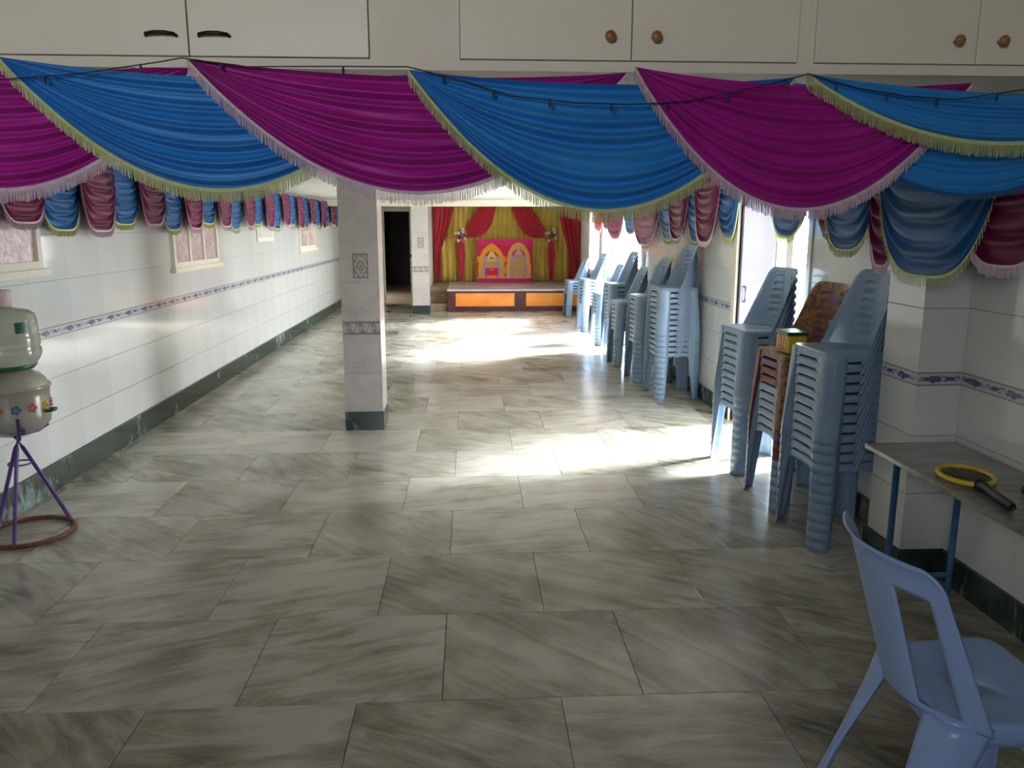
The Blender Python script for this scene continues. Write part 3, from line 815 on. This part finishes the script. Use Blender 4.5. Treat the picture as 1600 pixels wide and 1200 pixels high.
def place_chair(kind, loc, rz, label, group=None):
    if kind not in protos:
        r_ = empty('plastic_chair', loc, rz)
        ms = CHM[kind] if kind != 'single' else chair_meshes('single', M['chair2'])
        for k in ('seat', 'backrest', 'leg0', 'leg1', 'leg2', 'leg3'):
            obj(k.rstrip('0123'), ms[k], r_)
        protos[kind] = r_
    else:
        r_ = copy_tree(protos[kind]); r_.location = loc; r_.rotation_euler = (0, 0, rz)
    tag(r_, label, 'chair', group)
    return r_
PIT = .050
ORDT = ['topmost', 'second', 'third', 'fourth', 'fifth', 'sixth', 'seventh', 'eighth', 'ninth', 'tenth', 'eleventh', 'twelfth', 'thirteenth']
stacks = [ # x, y, n, rz, description
    (1.905, 3.885, 12, 4, 'the tall stack nearest the table'),
    (1.92, 5.13, 11, 5, 'the tall stack in the side doorway'),
    (1.93, 7.40, 13, 4, 'the tallest stack, beyond the side doorway'),
    (1.90, 8.22, 10, 3, 'the stack just behind the tallest one'),
    (1.88, 9.20, 7, 2, 'the low stack before the widest window'),
    (1.93, 9.98, 10, 3, 'the tall stack at the widest window'),
    (1.92, 10.85, 6, 2, 'the short stack at the widest window middle'),
    (1.93, 12.30, 8, 4, 'the stack at the second window'),
    (1.94, 14.30, 5, 3, 'the short stack next to the stage'),
]
for si, (x, y, n, rz, desc) in enumerate(stacks):
    rr = random.Random(si)
    for k in range(n):
        top = n-1-k
        if top == 0: lab = 'topmost grey-blue plastic chair of %s' % desc
        elif k == 0: lab = 'bottom grey-blue plastic chair of %s' % desc
        else: lab = '%s grey-blue plastic chair from the top in %s' % (ORDT[top], desc)
        place_chair('chair', (x+rr.uniform(-.0015, .0015), y+rr.uniform(-.002, .002), k*PIT), -PI/2+math.radians(rz), lab, 'grey-blue chairs stacked along the right wall')
x, y = 1.925, 4.44
for k in range(10):
    knd = 'chair' if k < 6 else ('redchair' if k < 8 else ('purple' if k == 8 else 'brownchair'))
    z = k*PIT+(.0 if k < 6 else .0)
    if knd == 'chair':
        lab = '%s grey-blue chair from the floor in the low stack behind the nearest tall stack' % (['bottom', 'second', 'third', 'fourth', 'fifth', 'sixth'][k])
    else:
        lab = {'redchair': '%s dark red patterned chair on the low stack' % ('lower' if k == 6 else 'upper'), 'purple': 'purple plastic chair under the brown patterned one', 'brownchair': 'brown woven-pattern chair topping the low stack, holding a small box'}[knd]
    place_chair(knd, (x, y, z), -PI/2+math.radians(4), lab, 'mixed chairs in the low stack')
place_chair('single', (1.285, 1.81, 0), PI/2+math.radians(0), 'lone sky-blue plastic chair with cut-out back in the near right corner')

# small striped box on the brown chair
bx = empty('striped_box', (1.83, 4.40, .895)); tag(bx, 'small yellow and red box with green lid on the brown chair', 'box')
MB().box(-.055, .055, -.085, .085, 0, .10).build('body', M['yellow'], bx, bevel=.006)
for i in range(4): MB().box(-.058, .058, -.07+i*.038, -.055+i*.038, .01, .095).build('stripe', M['redp'], bx)
MB().box(-.062, .062, -.092, .092, .10, .122).build('lid', M['dgreen'], bx, bevel=.006)

# ------------------------------------------------------------------ stone-topped table, rackets
TZ = .66
tb = empty('stone_table', (1.93, 2.0, 0)); tag(tb, 'narrow grey stone-topped table on blue steel legs along the right wall', 'table')
def T_(x0, x1, y0, y1, z0, z1): return MB().box(x0-1.93, x1-1.93, y0-2.0, y1-2.0, z0, z1)
T_(1.735, 2.15, .75, 3.30, TZ-.022, TZ).build('tabletop', M['slab'], tb, bevel=.003)
T_(1.79, 1.815, .85, 3.18, TZ-.047, TZ-.022).box(2.09-1.93, 2.115-1.93, .85-2, 3.18-2, TZ-.047, TZ-.022).box(1.815-1.93, 2.09-1.93, 3.15-2, 3.175-2, TZ-.047, TZ-.022).build('apron_rail', M['blue_steel'], tb)
for (lx, ly) in ((1.815, 3.165), (2.10, 3.165), (1.815, .87), (2.10, .87)):
    MB().tube([(lx-1.93, ly-2, 0), (lx-1.93, ly-2, TZ-.04)], .014, 12).build('leg', M['blue_steel'], tb, smooth=True)
for ly in (3.165, .87):
    MB().tube([(1.815-1.93, ly-2, .09), (2.10-1.93, ly-2, .09)], .012, 10).build('crossbar', M['blue_steel'], tb, smooth=True)

rk = empty('racket', (1.865, 2.78, TZ), math.radians(-100)); tag(rk, 'yellow ringed electric fly-swatter racket lying on the stone table', 'racket')
ring = [(.115*math.cos(a), .090*math.sin(a), .016) for a in [2*PI*i/40 for i in range(40)]]
MB().tube(ring, .010, 10, closed=True).build('frame', M['yellow'], rk, smooth=True)
mb = MB()
for i in range(-8, 9):
    q = i*.0125; w = .115*math.sqrt(max(0, 1-(q/.09)**2)) if abs(q) < .09 else 0
    if w > .01: mb.box(-w, w, q-.0006, q+.0006, .0155, .0165)
for i in range(-10, 11):
    q = i*.0105; w = .09*math.sqrt(max(0, 1-(q/.115)**2)) if abs(q) < .115 else 0
    if w > .01: mb.box(q-.0006, q+.0006, -w, w, .0145, .0155)
mb.build('mesh_grid', M['iron'], rk)['kind'] = 'stuff'
MB().tube([(.115, 0, .016), (.15, 0, .017), (.17, 0, .018), (.24, 0, .018), (.34, 0, .018), (.36, 0, .018)], [.022, .022, .016, .015, .017, .012], 12).build('handle', M['black'], rk, smooth=True)
to = empty('torch', (2.0, 2.52, TZ), math.radians(-70)); tag(to, 'short black torch lying beside the racket on the stone table', 'torch')
MB().tube([(-.09, 0, .017), (.03, 0, .017), (.05, 0, .022), (.085, 0, .024)], [.016, .016, .022, .024], 14).build('barrel', M['black'], to, smooth=True)
MB().tube([(.085, 0, .024), (.092, 0, .024)], [.024, .022], 14).build('head_ring', M['iron'], to, smooth=True)

# ------------------------------------------------------------------ water dispenser on tripod
DX, DY = -2.345, 4.10
sd = empty('tripod_stand', (DX, DY, 0)); tag(sd, 'purple rod tripod stand on a rusty ring at the left wall', 'stand')
MB().tube([(.215*math.cos(a), .215*math.sin(a), .013) for a in [2*PI*i/48 for i in range(48)]], .0125, 8, closed=True).build('base_ring', M['rust'], sd, smooth=True)
for k in range(3):
    a = math.radians(-80+120*k); c, s = math.cos(a), math.sin(a)
    MB().tube([(.205*c, .205*s, .022), (.11*c, .11*s, .26), (.02*c, .02*s, .47), (-.01*c, -.01*s, .53), (.03*c, .03*s, .55)], .010, 8).build('leg', M['purplerod'], sd, smooth=True)
    a = math.radians(-57+120*k); c, s = math.cos(a), math.sin(a)
    MB().tube([(0, 0, .535), (.12*c, .12*s, .538), (.172*c, .172*s, .555), (.182*c, .182*s, .66)], .008, 8).build('arm', M['purplerod'], sd, smooth=True)
MB().tube([(.055*math.cos(a), .055*math.sin(a), .39) for a in [2*PI*i/20 for i in range(20)]], .005, 6, closed=True).build('brace_ring', M['purplerod'], sd, smooth=True)
pt = empty('water_pot', (DX, DY, .552)); tag(pt, 'pale round water pot with flower prints and side handles on the tripod', 'pot')
MB().lathe([(.0001, 0), (.09, .003), (.13, .02), (.162, .055), (.170, .11), (.170, .20), (.174, .235), (.182, .24), (.182, .248), (.168, .25), (.0001, .245)], (0, 0, 0), 40).build('body', M['pot'], pt, smooth=True)
MB().lathe([(.168, .25), (.160, .275), (.135, .305), (.10, .325), (.085, .335), (.0001, .335)], (0, 0, 0), 40).build('dome_lid', M['pot'], pt, smooth=True)
for a in (0, PI):
    c = math.cos(a)
    MB().tube([(.172*c, -.03, .12), (.20*c, -.028, .122), (.207*c, 0, .122), (.20*c, .028, .122), (.172*c, .03, .12)], .008, 8).build('handle', M['dgreen'], pt, smooth=True)
MB().tube([(.17, 0, .05), (.205, 0, .05), (.212, 0, .03)], [.010, .010, .009], 10).xf(Matrix.Rotation(-.9, 4, 'Z')).build('tap', M['purplerod'], pt, smooth=True)
for i in range(7):
    a = -1.9+i*.45; cm = M['pink'] if i % 2 else (M['yellow'] if i % 4 == 0 else M['blue_steel'])
    mm = MB()
    for k in range(5):
        b = k*2*PI/5; y_ = .016*math.cos(b); z_ = .016*math.sin(b)
        mm.ball((.1705*math.cos(a+y_/.17), .1705*math.sin(a+y_/.17), .15+z_), .009, 8, 4, .9)
    mm.build('printed_flower', cm, pt, smooth=True)
bo = empty('water_bottle', (DX, DY, .888)); tag(bo, 'large clear water bottle with green base band standing on the pot', 'bottle')
MB().lathe([(.0001, .0), (.11, .0), (.118, .012), (.145, .045), (.158, .075), (.158, .10), (.150, .112), (.156, .125), (.156, .165), (.149, .177), (.153, .19), (.150, .245), (.143, .275), (.12, .296), (.075, .306), (.045, .312)], (0, 0, 0), 40).build('body', M['bottle'], bo, smooth=True)
MB().lathe([(.045, .31), (.042, .33), (.042, .36)], (0, 0, 0), 24).build('neck', M['bottle'], bo, smooth=True)
MB().lathe([(.047, .318), (.050, .322), (.050, .392), (.046, .398), (.0001, .398)], (0, 0, 0), 24).build('cap', M['pinkcap'], bo, smooth=True)
MB().lathe([(.112, -.002), (.121, .004), (.132, .022), (.126, .028), (.118, .026)], (0, 0, 0), 40).build('base_band', M['dgreen'], bo, smooth=True)
MB().grid(lambda u, v: ((.1545+.001)*math.cos(-.75+u*.5), (.1545+.001)*math.sin(-.75+u*.5), .19+.055*v), 8, 2).build('label', M['dgreen'], bo, thick=.0008)
